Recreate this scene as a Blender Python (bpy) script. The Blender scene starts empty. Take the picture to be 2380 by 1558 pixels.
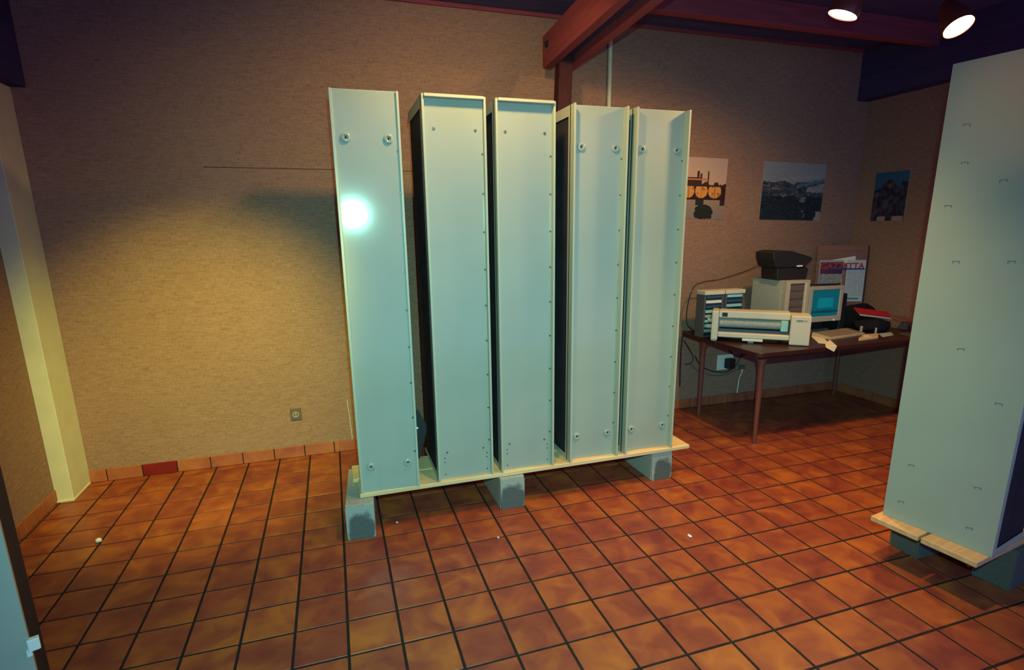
import bpy, bmesh, math, random
from mathutils import Vector, Matrix, noise

SC = bpy.context.scene
COL = SC.collection
random.seed(7)
PI = math.pi

# ------------------------------------------------------------------ camera
R_AX = Vector((0.951274, -0.308098, -0.012379))
U_AX = Vector((0.08216, 0.214572, 0.973247))
F_AX = Vector((0.297199, 0.926841, -0.22943))
CAM = Vector((-0.985586, -2.790058, 1.625153))
cd = bpy.data.cameras.new('camera')
cam = bpy.data.objects.new('camera', cd)
COL.objects.link(cam)
mw = Matrix.Identity(4)
for i in range(3):
    mw[i][0] = R_AX[i]; mw[i][1] = U_AX[i]; mw[i][2] = -F_AX[i]; mw[i][3] = CAM[i]
cam.matrix_world = mw
cd.sensor_width = 36.0
cd.lens = 19.288
cd.shift_y = 0.02383
cd.clip_start = 0.02
SC.camera = cam

# ------------------------------------------------------------------ look, world
vs = SC.view_settings
vs.view_transform = 'Standard'
vs.look = 'None'
vs.gamma = 1.0
vs.use_curve_mapping = False
vs.exposure = 0.0

world = bpy.data.worlds.new('world')
SC.world = world
world.use_nodes = True
bg = world.node_tree.nodes['Background']
bg.inputs[0].default_value = (0.24, 0.33, 1.0, 1)  # blue fill light added through the open room end to lift the darks
bg.inputs[1].default_value = 1.0

# ------------------------------------------------------------------ lights
def spot(name, loc, d, power, color, size, blend, radius):
    l = bpy.data.lights.new(name, 'SPOT')
    l.energy = power; l.color = color; l.spot_size = math.radians(size); l.spot_blend = blend
    l.shadow_soft_size = radius
    o = bpy.data.objects.new(name, l); COL.objects.link(o)
    o.location = loc
    o.rotation_euler = Vector(d).to_track_quat('-Z', 'Y').to_euler()
    return o
WARM = (1.0, 0.55, 0.16)
FLASH_C = (0.36, 1.0, 0.82)
spot('camera_flash', (-0.94, -2.80, 1.80), Vector((0.34, 1.0, -0.50)), 330, FLASH_C, 108, 1.0, 0.014)
LAMP_A = Vector((-0.22, -0.46, 2.80)); DIR_A = (Vector((-0.12, 0.60, 1.85)) - LAMP_A).normalized()
LAMP_B = Vector((0.85, -1.05, 2.78)); DIR_B = (Vector((0.95, -0.70, 0.0)) - LAMP_B).normalized()
LAMP_C = Vector((1.714, -0.214, 2.70)); DIR_C = Vector((-0.2668, 0.2189, -0.9386))
LAMP_D = Vector((2.517, -0.284, 2.70)); DIR_D = Vector((-0.0688, -0.5345, -0.8424))
LAMP_E = Vector((-1.28, -1.00, 2.78)); DIR_E = (Vector((-1.84, 1.33, 0.36)) - LAMP_E).normalized()
spot('lamp_a', LAMP_A + DIR_A*0.02, DIR_A, 66, (1.0, 0.62, 0.18), 134, 0.75, 0.06)
spot('lamp_b', LAMP_B + DIR_B*0.02, DIR_B, 150, (1.0, 0.60, 0.16), 78, 1.0, 0.06)
spot('lamp_c', LAMP_C + DIR_C*0.02, DIR_C, 105, WARM, 172, 0.8, 0.06)
spot('lamp_d', LAMP_D + DIR_D*0.02, DIR_D, 85, WARM, 160, 0.9, 0.06)
ADDED_LAMP_F = Vector((-0.25, -1.95, 2.80)); DIR_F = (Vector((1.56, -1.20, 2.06)) - ADDED_LAMP_F).normalized()
spot('added_lamp_f', ADDED_LAMP_F + DIR_F*0.02, DIR_F, 40, WARM, 17, 1.0, 0.06)  # added unseen lamp, makes the warm patch high on the stapled cabinet
spot('lamp_e', LAMP_E + DIR_E*0.02, DIR_E, 540, (1.0, 0.88, 0.09), 52, 1.0, 0.06)

# ------------------------------------------------------------------ materials
def mat(name, color, rough=0.6, spec=0.4, metal=0.0, var=0.0, vscale=8.0, bump=0.0, bscale=60.0, emit=None, estr=1.0, coat=0.0):
    m = bpy.data.materials.new(name); m.use_nodes = True
    nt = m.node_tree; b = nt.nodes['Principled BSDF']
    b.inputs['Base Color'].default_value = (*color, 1)
    b.inputs['Roughness'].default_value = rough
    b.inputs['Specular IOR Level'].default_value = spec
    b.inputs['Metallic'].default_value = metal
    b.inputs['Coat Weight'].default_value = coat
    if var > 0 or bump > 0:
        tc = nt.nodes.new('ShaderNodeTexCoord')
    if var > 0:
        n = nt.nodes.new('ShaderNodeTexNoise'); n.inputs['Scale'].default_value = vscale; n.inputs['Detail'].default_value = 5
        nt.links.new(tc.outputs['Object'], n.inputs['Vector'])
        mr = nt.nodes.new('ShaderNodeMapRange'); mr.inputs[1].default_value = 0.3; mr.inputs[2].default_value = 0.7
        mr.inputs[3].default_value = 1 - var; mr.inputs[4].default_value = 1 + var
        nt.links.new(n.outputs['Fac'], mr.inputs[0])
        mx = nt.nodes.new('ShaderNodeMix'); mx.data_type = 'RGBA'; mx.blend_type = 'MULTIPLY'
        mx.inputs[0].default_value = 1.0
        mx.inputs[6].default_value = (*color, 1)
        nt.links.new(mr.outputs[0], mx.inputs[7])
        nt.links.new(mx.outputs[2], b.inputs['Base Color'])
    if bump > 0:
        n2 = nt.nodes.new('ShaderNodeTexNoise'); n2.inputs['Scale'].default_value = bscale; n2.inputs['Detail'].default_value = 4
        nt.links.new(tc.outputs['Object'], n2.inputs['Vector'])
        bp = nt.nodes.new('ShaderNodeBump'); bp.inputs['Strength'].default_value = bump; bp.inputs['Distance'].default_value = 0.004
        nt.links.new(n2.outputs['Fac'], bp.inputs['Height']); nt.links.new(bp.outputs[0], b.inputs['Normal'])
    if emit:
        b.inputs['Emission Color'].default_value = (*emit, 1); b.inputs['Emission Strength'].default_value = estr
    return m

def wall_mat():
    m = bpy.data.materials.new('woven_wall_cloth'); m.use_nodes = True
    nt = m.node_tree; b = nt.nodes['Principled BSDF']
    tc = nt.nodes.new('ShaderNodeTexCoord')
    def nz(sc, det=3):
        mp = nt.nodes.new('ShaderNodeMapping'); mp.inputs['Scale'].default_value = sc
        n = nt.nodes.new('ShaderNodeTexNoise'); n.inputs['Scale'].default_value = 1; n.inputs['Detail'].default_value = det
        nt.links.new(tc.outputs['Object'], mp.inputs[0]); nt.links.new(mp.outputs[0], n.inputs['Vector']); return n
    h = nz((22, 22, 330)); v = nz((300, 300, 26)); big = nz((1.3, 1.3, 1.3))
    a = nt.nodes.new('ShaderNodeMath'); a.operation = 'ADD'
    nt.links.new(h.outputs['Fac'], a.inputs[0]); nt.links.new(v.outputs['Fac'], a.inputs[1])
    a2 = nt.nodes.new('ShaderNodeMath'); a2.operation = 'MULTIPLY_ADD'; a2.inputs[1].default_value = 0.25
    nt.links.new(big.outputs['Fac'], a2.inputs[0]); nt.links.new(a.outputs[0], a2.inputs[2])
    mr = nt.nodes.new('ShaderNodeMapRange'); mr.inputs[1].default_value = 0.75; mr.inputs[2].default_value = 1.5
    nt.links.new(a2.outputs[0], mr.inputs[0])
    cr = nt.nodes.new('ShaderNodeValToRGB')
    cr.color_ramp.elements[0].color = (0.185, 0.096, 0.072, 1); cr.color_ramp.elements[1].color = (0.40, 0.235, 0.170, 1)
    nt.links.new(mr.outputs[0], cr.inputs[0]); nt.links.new(cr.outputs[0], b.inputs['Base Color'])
    bp = nt.nodes.new('ShaderNodeBump'); bp.inputs['Strength'].default_value = 0.25; bp.inputs['Distance'].default_value = 0.002
    nt.links.new(a.outputs[0], bp.inputs['Height']); nt.links.new(bp.outputs[0], b.inputs['Normal'])
    b.inputs['Roughness'].default_value = 0.9; b.inputs['Specular IOR Level'].default_value = 0.15
    return m

def tile_mat(name, c0, c1, c2, rough=0.38):
    m = bpy.data.materials.new(name); m.use_nodes = True
    nt = m.node_tree; b = nt.nodes['Principled BSDF']
    geo = nt.nodes.new('ShaderNodeNewGeometry')
    sc = nt.nodes.new('ShaderNodeVectorMath'); sc.operation = 'SCALE'; sc.inputs['Scale'].default_value = 1/0.21
    nt.links.new(geo.outputs['Position'], sc.inputs[0])
    fl = nt.nodes.new('ShaderNodeVectorMath'); fl.operation = 'FLOOR'
    nt.links.new(sc.outputs[0], fl.inputs[0])
    wn = nt.nodes.new('ShaderNodeTexWhiteNoise'); wn.noise_dimensions = '2D'
    nt.links.new(fl.outputs[0], wn.inputs['Vector'])
    off = nt.nodes.new('ShaderNodeVectorMath'); off.operation = 'MULTIPLY_ADD'
    off.inputs[1].default_value = (7, 7, 7)
    nt.links.new(wn.outputs['Color'], off.inputs[0]); nt.links.new(geo.outputs['Position'], off.inputs[2])
    n = nt.nodes.new('ShaderNodeTexNoise'); n.inputs['Scale'].default_value = 7; n.inputs['Detail'].default_value = 6; n.inputs['Distortion'].default_value = 0.6
    nt.links.new(off.outputs[0], n.inputs['Vector'])
    ad = nt.nodes.new('ShaderNodeMath'); ad.operation = 'MULTIPLY_ADD'; ad.inputs[1].default_value = 0.14
    nt.links.new(wn.outputs['Value'], ad.inputs[0]); nt.links.new(n.outputs['Fac'], ad.inputs[2])
    cr = nt.nodes.new('ShaderNodeValToRGB'); e = cr.color_ramp.elements
    e[0].position = 0.34; e[0].color = (*c0, 1); e[1].position = 0.84; e[1].color = (*c2, 1)
    k = e.new(0.56); k.color = (*c1, 1)
    nt.links.new(ad.outputs[0], cr.inputs[0]); nt.links.new(cr.outputs[0], b.inputs['Base Color'])
    n2 = nt.nodes.new('ShaderNodeTexNoise'); n2.inputs['Scale'].default_value = 45
    nt.links.new(geo.outputs['Position'], n2.inputs['Vector'])
    bp = nt.nodes.new('ShaderNodeBump'); bp.inputs['Strength'].default_value = 0.12; bp.inputs['Distance'].default_value = 0.003
    nt.links.new(n2.outputs['Fac'], bp.inputs['Height']); nt.links.new(bp.outputs[0], b.inputs['Normal'])
    b.inputs['Roughness'].default_value = rough; b.inputs['Specular IOR Level'].default_value = 0.35
    return m

def wood_mat(name, c0, c1, axis=0, rough=0.6, spec=0.3):
    m = bpy.data.materials.new(name); m.use_nodes = True
    nt = m.node_tree; b = nt.nodes['Principled BSDF']
    tc = nt.nodes.new('ShaderNodeTexCoord'); mp = nt.nodes.new('ShaderNodeMapping')
    s = [38, 38, 38]; s[axis] = 2.2
    mp.inputs['Scale'].default_value = s
    n = nt.nodes.new('ShaderNodeTexNoise'); n.inputs['Scale'].default_value = 1; n.inputs['Detail'].default_value = 5; n.inputs['Distortion'].default_value = 0.7
    cr = nt.nodes.new('ShaderNodeValToRGB'); cr.color_ramp.elements[0].position = 0.3; cr.color_ramp.elements[1].position = 0.7
    cr.color_ramp.elements[0].color = (*c0, 1); cr.color_ramp.elements[1].color = (*c1, 1)
    nt.links.new(tc.outputs['Object'], mp.inputs[0]); nt.links.new(mp.outputs[0], n.inputs['Vector'])
    nt.links.new(n.outputs['Fac'], cr.inputs[0]); nt.links.new(cr.outputs[0], b.inputs['Base Color'])
    b.inputs['Roughness'].default_value = rough; b.inputs['Specular IOR Level'].default_value = spec
    return m

def print_mat(name, rough=0.5, emit=0.0):
    m = bpy.data.materials.new(name); m.use_nodes = True
    nt = m.node_tree; b = nt.nodes['Principled BSDF']
    a = nt.nodes.new('ShaderNodeVertexColor'); a.layer_name = 'Print'
    nt.links.new(a.outputs[0], b.inputs['Base Color'])
    b.inputs['Roughness'].default_value = rough; b.inputs['Specular IOR Level'].default_value = 0.3
    if emit:
        nt.links.new(a.outputs[0], b.inputs['Emission Color']); b.inputs['Emission Strength'].default_value = emit
    return m

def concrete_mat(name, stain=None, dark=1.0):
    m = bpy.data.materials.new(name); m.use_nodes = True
    nt = m.node_tree; b = nt.nodes['Principled BSDF']
    tc = nt.nodes.new('ShaderNodeTexCoord')
    n = nt.nodes.new('ShaderNodeTexNoise'); n.inputs['Scale'].default_value = 160; n.inputs['Detail'].default_value = 4
    nt.links.new(tc.outputs['Object'], n.inputs['Vector'])
    def ramp(lo, hi):
        cr = nt.nodes.new('ShaderNodeValToRGB')
        cr.color_ramp.elements[0].position = 0.3; cr.color_ramp.elements[1].position = 0.7
        cr.color_ramp.elements[0].color = (*lo, 1); cr.color_ramp.elements[1].color = (*hi, 1)
        nt.links.new(n.outputs['Fac'], cr.inputs[0]); return cr
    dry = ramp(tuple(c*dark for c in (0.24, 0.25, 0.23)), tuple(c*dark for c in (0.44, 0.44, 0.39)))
    out = dry.outputs[0]
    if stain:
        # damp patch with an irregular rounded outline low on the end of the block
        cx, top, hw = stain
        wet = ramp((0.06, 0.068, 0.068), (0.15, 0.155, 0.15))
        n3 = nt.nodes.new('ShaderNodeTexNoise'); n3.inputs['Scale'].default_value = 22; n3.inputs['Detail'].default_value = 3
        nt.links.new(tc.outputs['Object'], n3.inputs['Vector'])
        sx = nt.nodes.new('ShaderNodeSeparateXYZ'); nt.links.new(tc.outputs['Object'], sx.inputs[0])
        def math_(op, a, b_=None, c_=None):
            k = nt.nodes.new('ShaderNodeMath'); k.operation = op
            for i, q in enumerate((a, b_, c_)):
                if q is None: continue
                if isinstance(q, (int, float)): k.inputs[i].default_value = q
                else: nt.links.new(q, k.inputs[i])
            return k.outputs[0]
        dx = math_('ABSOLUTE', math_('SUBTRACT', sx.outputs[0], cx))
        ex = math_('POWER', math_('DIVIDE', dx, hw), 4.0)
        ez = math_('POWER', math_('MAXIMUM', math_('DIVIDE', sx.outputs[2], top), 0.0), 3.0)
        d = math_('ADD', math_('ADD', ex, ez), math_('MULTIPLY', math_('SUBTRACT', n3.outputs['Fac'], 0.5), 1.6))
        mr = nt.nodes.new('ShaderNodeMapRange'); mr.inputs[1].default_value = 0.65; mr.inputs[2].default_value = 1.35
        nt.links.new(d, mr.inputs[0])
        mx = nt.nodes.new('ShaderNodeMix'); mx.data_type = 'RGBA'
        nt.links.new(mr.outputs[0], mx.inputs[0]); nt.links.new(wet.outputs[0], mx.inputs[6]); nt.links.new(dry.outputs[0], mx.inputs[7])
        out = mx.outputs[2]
    nt.links.new(out, b.inputs['Base Color'])
    bp = nt.nodes.new('ShaderNodeBump'); bp.inputs['Strength'].default_value = 0.6; bp.inputs['Distance'].default_value = 0.003
    nt.links.new(n.outputs['Fac'], bp.inputs['Height']); nt.links.new(bp.outputs[0], b.inputs['Normal'])
    b.inputs['Roughness'].default_value = 0.95; b.inputs['Specular IOR Level'].default_value = 0.1
    return m

M = {}
M['wall'] = wall_mat()
M['tile'] = tile_mat('terracotta_tile', (0.165, 0.028, 0.026), (0.255, 0.054, 0.028), (0.40, 0.112, 0.026))
M['tile_red'] = mat('dark_red_tile', (0.19, 0.012, 0.012), 0.45, 0.3, var=0.15)
M['skirt'] = tile_mat('terracotta_skirting', (0.25, 0.055, 0.040), (0.34, 0.095, 0.045), (0.42, 0.14, 0.055), 0.5)
M['grout'] = mat('dark_grout', (0.022, 0.016, 0.016), 0.9, 0.1, var=0.2, vscale=20)
M['ceil'] = wood_mat('dark_ceiling_boards', (0.075, 0.066, 0.16), (0.095, 0.080, 0.19), 0, 0.8, 0.1)  # blue ambient light put into the wood colour
M['beam'] = wood_mat('stained_beam', (0.22, 0.045, 0.060), (0.31, 0.065, 0.080), 1, 0.7, 0.2)
M['beam_x'] = wood_mat('stained_purlin', (0.22, 0.045, 0.060), (0.31, 0.065, 0.080), 0, 0.7, 0.2)
M['brace'] = wood_mat('dark_red_brace', (0.045, 0.016, 0.020), (0.07, 0.024, 0.028), 2, 0.8, 0.1)
M['dark_beam'] = wood_mat('dark_beam', (0.05, 0.04, 0.11), (0.07, 0.05, 0.13), 1, 0.8, 0.1)  # bluish like the ceiling, ambient light put into the colour
M['cream'] = mat('cream_paint', (0.62, 0.58, 0.42), 0.55, 0.3, var=0.05)
M['paint'] = mat('grey_cream_enamel', (0.325, 0.36, 0.31), 0.10, 0.45, var=0.04, vscale=3)
M['paint_edge'] = mat('cream_edge_enamel', (0.40, 0.42, 0.34), 0.40, 0.4)
M['liner'] = mat('dark_felt_liner', (0.030, 0.026, 0.034), 0.8, 0.15, var=0.2)
M['screw'] = mat('screw_steel', (0.16, 0.15, 0.13), 0.4, 0.5, 0.6)
M['hole'] = mat('black_hole', (0.012, 0.012, 0.014), 0.8, 0.1)
M['staple'] = mat('staple_wire', (0.10, 0.10, 0.11), 0.5, 0.4, 0.5)
M['pine'] = wood_mat('pale_pine', (0.62, 0.42, 0.20), (0.74, 0.56, 0.32), 0, 0.6, 0.3)
M['pine_y'] = wood_mat('pale_pine_end', (0.62, 0.38, 0.18), (0.74, 0.50, 0.27), 1, 0.6, 0.3)
M['pine_lit'] = wood_mat('orange_lit_pine', (0.58, 0.30, 0.14), (0.68, 0.42, 0.22), 0, 0.6, 0.3)  # pine with the orange lamp light put into its colour
M['conc'] = concrete_mat('dry_concrete')
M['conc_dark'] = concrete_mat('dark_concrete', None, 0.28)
M['table'] = wood_mat('brown_laminate', (0.032, 0.011, 0.010), (0.060, 0.018, 0.014), 0, 0.35, 0.4)
M['leg'] = mat('brown_enamel_leg', (0.19, 0.060, 0.045), 0.35, 0.5, 0.2)
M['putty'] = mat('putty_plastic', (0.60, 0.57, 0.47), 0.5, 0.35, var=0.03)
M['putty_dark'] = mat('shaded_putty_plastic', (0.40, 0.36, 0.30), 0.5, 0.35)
M['grey'] = mat('grey_plastic', (0.40, 0.42, 0.38), 0.5, 0.35, var=0.06, vscale=30)
M['darkgrey'] = mat('dark_grey_plastic', (0.10, 0.10, 0.10), 0.5, 0.35)
M['black'] = mat('black_plastic', (0.016, 0.016, 0.020), 0.5, 0.3)
M['cloth_black'] = mat('black_cloth', (0.014, 0.014, 0.020), 0.9, 0.1, bump=0.5, bscale=40)
M['teal'] = mat('pale_teal_plastic', (0.28, 0.58, 0.60), 0.4, 0.4)
M['navy'] = mat('navy_plastic', (0.03, 0.07, 0.14), 0.4, 0.4)
M['roller'] = mat('grey_roller', (0.34, 0.36, 0.32), 0.6, 0.3, var=0.15, vscale=60)
M['paper'] = mat('white_paper', (0.72, 0.70, 0.60), 0.8, 0.2)
M['bluepaper'] = mat('bluish_paper', (0.42, 0.52, 0.56), 0.8, 0.2)
M['beige'] = mat('beige_paper', (0.58, 0.44, 0.30), 0.8, 0.2, var=0.1, vscale=30)
M['red'] = mat('red_card', (0.50, 0.015, 0.025), 0.5, 0.3)
M['card'] = mat('brown_card', (0.26, 0.11, 0.07), 0.8, 0.2)
M['board'] = wood_mat('reddish_board', (0.22, 0.10, 0.08), (0.28, 0.13, 0.10), 0, 0.7, 0.2)
M['white'] = mat('white_plastic', (0.70, 0.72, 0.68), 0.4, 0.4)
M['key'] = mat('brown_grey_keys', (0.30, 0.22, 0.17), 0.6, 0.3)
M['print'] = print_mat('printed_paper', 0.45)
M['screen'] = print_mat('lit_screen', 0.3, 0.65)
M['bulb'] = mat('lamp_glow', (1, 0.9, 0.7), 0.5, 0.2, emit=(1.0, 0.80, 0.50), estr=14)
M['lampshell'] = mat('lamp_housing', (0.20, 0.05, 0.04), 0.35, 0.5, 0.3)
M['glass'] = mat('dark_glass', (0.02, 0.02, 0.02), 0.1, 0.5)
M['steel'] = mat('dark_sheet_steel', (0.022, 0.020, 0.022), 0.45, 0.4, 0.3)
M['glint'] = mat('glint_rivet', (0.60, 0.80, 0.78), 0.25, 0.6, 0.6)  # glint on the plate put into a pale teal colour
M['gray_socket'] = mat('brown_grey_socket', (0.12, 0.095, 0.075), 0.5, 0.3)

# ------------------------------------------------------------------ mesh builder
class MB:
    def __init__(self): self.bm = bmesh.new()
    def _add(self, verts, faces, mtx=None):
        vv = [self.bm.verts.new((mtx @ Vector(v)) if mtx else Vector(v)) for v in verts]
        for f in faces: self.bm.faces.new([vv[i] for i in f])
        return vv
    def box(self, a, b, bev=0.0, mtx=None, seg=1):
        x0, y0, z0 = a; x1, y1, z1 = b
        v = [(x0,y0,z0),(x1,y0,z0),(x1,y1,z0),(x0,y1,z0),(x0,y0,z1),(x1,y0,z1),(x1,y1,z1),(x0,y1,z1)]
        f = [(0,3,2,1),(4,5,6,7),(0,1,5,4),(1,2,6,5),(2,3,7,6),(3,0,4,7)]
        vv = self._add(v, f, mtx)
        if bev > 0:
            es = set(e for w in vv for e in w.link_edges)
            bmesh.ops.bevel(self.bm, geom=list(es), offset=bev, segments=seg, affect='EDGES', profile=0.6)
        return self
    def prism(self, pts, z0, z1, mtx=None, bev=0.0):
        n = len(pts)
        v = [(p[0], p[1], z0) for p in pts] + [(p[0], p[1], z1) for p in pts]
        f = [tuple(reversed(range(n))), tuple(range(n, 2*n))] + [(i, (i+1) % n, n+(i+1) % n, n+i) for i in range(n)]
        vv = self._add(v, f, mtx)
        if bev > 0:
            es = set(e for w in vv for e in w.link_edges)
            bmesh.ops.bevel(self.bm, geom=list(es), offset=bev, segments=1, affect='EDGES')
        return self
    def lathe(self, prof, n=20, mtx=None):
        # prof: list of (r, z); revolve about z
        rings = []
        for r, z in prof:
            rings.append([self.bm.verts.new((mtx @ Vector((r*math.cos(2*PI*i/n), r*math.sin(2*PI*i/n), z))) if mtx else Vector((r*math.cos(2*PI*i/n), r*math.sin(2*PI*i/n), z))) for i in range(n)])
        for a, b in zip(rings, rings[1:]):
            for i in range(n): self.bm.faces.new((a[i], a[(i+1) % n], b[(i+1) % n], b[i]))
        self.bm.faces.new(list(reversed(rings[0]))); self.bm.faces.new(rings[-1])
        return self
    def tube(self, pts, r, n=6):
        pts = [Vector(p) for p in pts]; rings = []
        for i, p in enumerate(pts):
            t = (pts[min(i+1, len(pts)-1)] - pts[max(i-1, 0)]).normalized()
            a = t.orthogonal().normalized() if abs(t.z) > .95 else t.cross(Vector((0,0,1))).normalized()
            b = t.cross(a)
            rr = r[i] if isinstance(r, (list, tuple)) else r
            rings.append([self.bm.verts.new(p + a*rr*math.cos(2*PI*k/n) + b*rr*math.sin(2*PI*k/n)) for k in range(n)])
        for a, b in zip(rings, rings[1:]):
            for k in range(n): self.bm.faces.new((a[k], a[(k+1) % n], b[(k+1) % n], b[k]))
        self.bm.faces.new(list(reversed(rings[0]))); self.bm.faces.new(rings[-1])
        return self
    def build(self, name, material, parent=None, smooth=False):
        me = bpy.data.meshes.new(name)
        bmesh.ops.recalc_face_normals(self.bm, faces=self.bm.faces)
        self.bm.to_mesh(me); self.bm.free()
        me.materials.append(material)
        if smooth:
            me.polygons.foreach_set('use_smooth', [True]*len(me.polygons))
            try: me.set_sharp_from_angle(angle=math.radians(40))
            except Exception: pass
        o = bpy.data.objects.new(name, me); COL.objects.link(o)
        if parent: o.parent = parent
        return o

def box(name, a, b, m, parent=None, bev=0.0, mtx=None, seg=1): return MB().box(a, b, bev, mtx, seg).build(name, m, parent)
def tag(o, label, cat, group=None):
    o['label'] = label; o['category'] = cat
    if group: o['group'] = group
    return o
def thing(name, label, cat, loc=(0,0,0), rz=0.0, group=None):
    o = bpy.data.objects.new(name, None); COL.objects.link(o); o.empty_display_size = 0.05
    o.location = loc; o.rotation_euler = (0, 0, rz)
    return tag(o, label, cat, group)
def struct(o): o['kind'] = 'structure'; return o
def smooth_pts(pts, k=6):
    pts = [Vector(p) for p in pts]; out = []
    P = [pts[0]] + pts + [pts[-1]]
    for i in range(1, len(P)-2):
        for j in range(k):
            t = j/k; p0, p1, p2, p3 = P[i-1], P[i], P[i+1], P[i+2]
            out.append(0.5*((2*p1) + (p2-p0)*t + (2*p0-5*p1+4*p2-p3)*t*t + (3*p1-p0-3*p2+p3)*t**3))
    out.append(pts[-1]); return out

def print_sheet(name, w, h, fn, nu, nv, thick=0.0012, m=None, parent=None, mtx=None):
    """flat sheet w x h in local XZ, facing -Y, with printed colours fn(u, v)"""
    verts = []; faces = []; cols = []
    for j in range(nv+1):
        for i in range(nu+1): verts.append((w*i/nu, 0, h*j/nv))
    for j in range(nv):
        for i in range(nu):
            a = j*(nu+1)+i
            faces.append((a, a+1, a+nu+2, a+nu+1)); cols.append(fn((i+.5)/nu, (j+.5)/nv))
    n = len(verts)
    verts += [(0, thick, 0), (w, thick, 0), (w, thick, h), (0, thick, h)]
    c = [0, nu, (nv+1)*(nu+1)-1, nv*(nu+1)]
    for f in ((n+3, n+2, n+1, n), (c[0], n, n+1, c[1]), (c[1], n+1, n+2, c[2]), (c[2], n+2, n+3, c[3]), (c[3], n+3, n, c[0])):
        faces.append(f); cols.append((0.5, 0.5, 0.46))
    me = bpy.data.meshes.new(name); me.from_pydata(verts, [], faces)
    ca = me.color_attributes.new('Print', 'FLOAT_COLOR', 'CORNER')
    k = 0
    for p, col in zip(me.polygons, cols):
        for _ in p.loop_indices:
            ca.data[k].color = (*col, 1); k += 1
    me.materials.append(m or M['print'])
    if mtx is not None: me.transform(mtx)
    o = bpy.data.objects.new(name, me); COL.objects.link(o)
    if parent: o.parent = parent
    return o
def nz(x, y, s=1.0, z=0.0): return noise.noise(Vector((x*s, y*s, z)))
def mixc(a, b, t):
    t = max(0.0, min(1.0, t)); return tuple(a[i]*(1-t)+b[i]*t for i in range(3))

# ------------------------------------------------------------------ room shell
XL, XR, YB, YF, ZC = -2.75, 3.78, 1.34, -4.2, 3.14
P = 0.21
floor = struct(box('floor', (XL-0.1, YF, -0.10), (XR+0.1, YB+0.1, -0.004), M['grout']))
wall_back = struct(box('wall_back', (XL-0.1, YB, -0.004), (XR+0.1, YB+0.1, ZC), M['wall']))
wall_left = struct(box('wall_left', (XL-0.1, YF, -0.004), (XL, YB, ZC), M['wall']))
wall_right = struct(box('wall_right', (XR, YF, -0.004), (XR+0.1, YB, ZC), M['wall']))
ceiling = struct(box('ceiling', (XL-0.1, YF, ZC), (XR+0.1, YB+0.1, ZC+0.08), M['ceil']))
box('seam', (-1.72, YB-0.0012, 2.041), (0.25, YB, 2.0455), mat('dark_seam', (0.07, 0.045, 0.03), 0.9, 0.1), wall_back)

# floor tiles: the 300 that show largest are pieces of their own
tm = MB().box((-0.0995, -0.0995, -0.006), (0.0995, 0.0995, 0.0), 0.0012)
proto = tm.build('tile', M['tile'], floor)
tile_me = proto.data
cells = []
def facing(x, y):
    d = Vector((x, y, 0)) - CAM; z = d.dot(F_AX)
    if z < 0.3: return None
    px = 1190 + 1275.2*d.dot(R_AX)/z; py = 835.7 - 1275.2*d.dot(U_AX)/z
    ins = -90 < px < 2470 and py < 1640
    return ins, d.length
i0 = math.floor(XL/P); i1 = math.ceil(XR/P); j0 = math.floor(YF/P); j1 = math.ceil(YB/P)
for i in range(i0, i1):
    for j in range(j0, j1):
        x0, x1, y0, y1 = i*P, (i+1)*P, j*P, (j+1)*P
        cells.append((i, j))
whole, cut = [], []
for i, j in cells:
    x0, x1, y0, y1 = max(i*P, XL), min((i+1)*P, XR), max(j*P, YF), min((j+1)*P, YB)
    if x1-x0 < 0.02 or y1-y0 < 0.02: continue
    if x1-x0 > P-0.001 and y1-y0 > P-0.001: whole.append((i, j))
    else: cut.append((x0, x1, y0, y1))
vis = []
for i, j in whole:
    f = facing((i+.5)*P, (j+.5)*P)
    if f and f[0]: vis.append((f[1], i, j))
vis.sort()
own = set((i, j) for _, i, j in vis[:300])
first = True
for _, i, j in vis[:300]:
    if first: o = proto; first = False
    else:
        o = bpy.data.objects.new('tile', tile_me); COL.objects.link(o); o.parent = floor
    o.location = ((i+.5)*P, (j+.5)*P, random.uniform(-0.0006, 0.0006))
rest = MB()
for i, j in whole:
    if (i, j) in own: continue
    rest.box((i*P+.0055, j*P+.0055, -0.006), ((i+1)*P-.0055, (j+1)*P-.0055, 0.0))
for x0, x1, y0, y1 in cut:
    rest.box((x0+.0055, y0+.0055, -0.006), (x1-.0055, y1-.0055, 0.0))
ro = rest.build('tile', M['tile'], floor); ro['kind'] = 'stuff'

# skirting tiles
def skirting(name, horizontal, a0, a1, fixed, sgn, offset, red=None):
    if horizontal: base = box(name, (a0, min(fixed, fixed+sgn*.006), 0.0), (a1, max(fixed, fixed+sgn*.006), 0.083), M['grout'])
    else: base = box(name, (min(fixed, fixed+sgn*.006), a0, 0.0), (max(fixed, fixed+sgn*.006), a1, 0.083), M['grout'])
    struct(base)
    k = math.floor((a0-offset)/P)
    while offset+k*P < a1:
        s0, s1 = max(a0, offset+k*P)+.003, min(a1, offset+(k+1)*P)-.003
        k += 1
        if s1-s0 < .01: continue
        p = random.uniform(0.010, 0.012)
        m_ = M['tile_red'] if (red and red[0] <= (s0+s1)/2 <= red[1]) else M['skirt']
        if horizontal: t = box('tile', (s0, min(fixed, fixed+sgn*p), 0.002), (s1, max(fixed, fixed+sgn*p), 0.086), m_, base, 0.002)
        else: t = box('tile', (min(fixed, fixed+sgn*p), s0, 0.002), (max(fixed, fixed+sgn*p), s1, 0.086), m_, base, 0.002)
    return base
skirting('baseboard_back', True, XL+.013, XR-.013, YB, -1, -2.345, (-2.345, -2.135))
skirting('baseboard_left', False, -1.6, YB-.013, XL, 1, 0.06)
skirting('baseboard_right', False, -0.8, YB-.013, XR, -1, 0.06)

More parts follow.
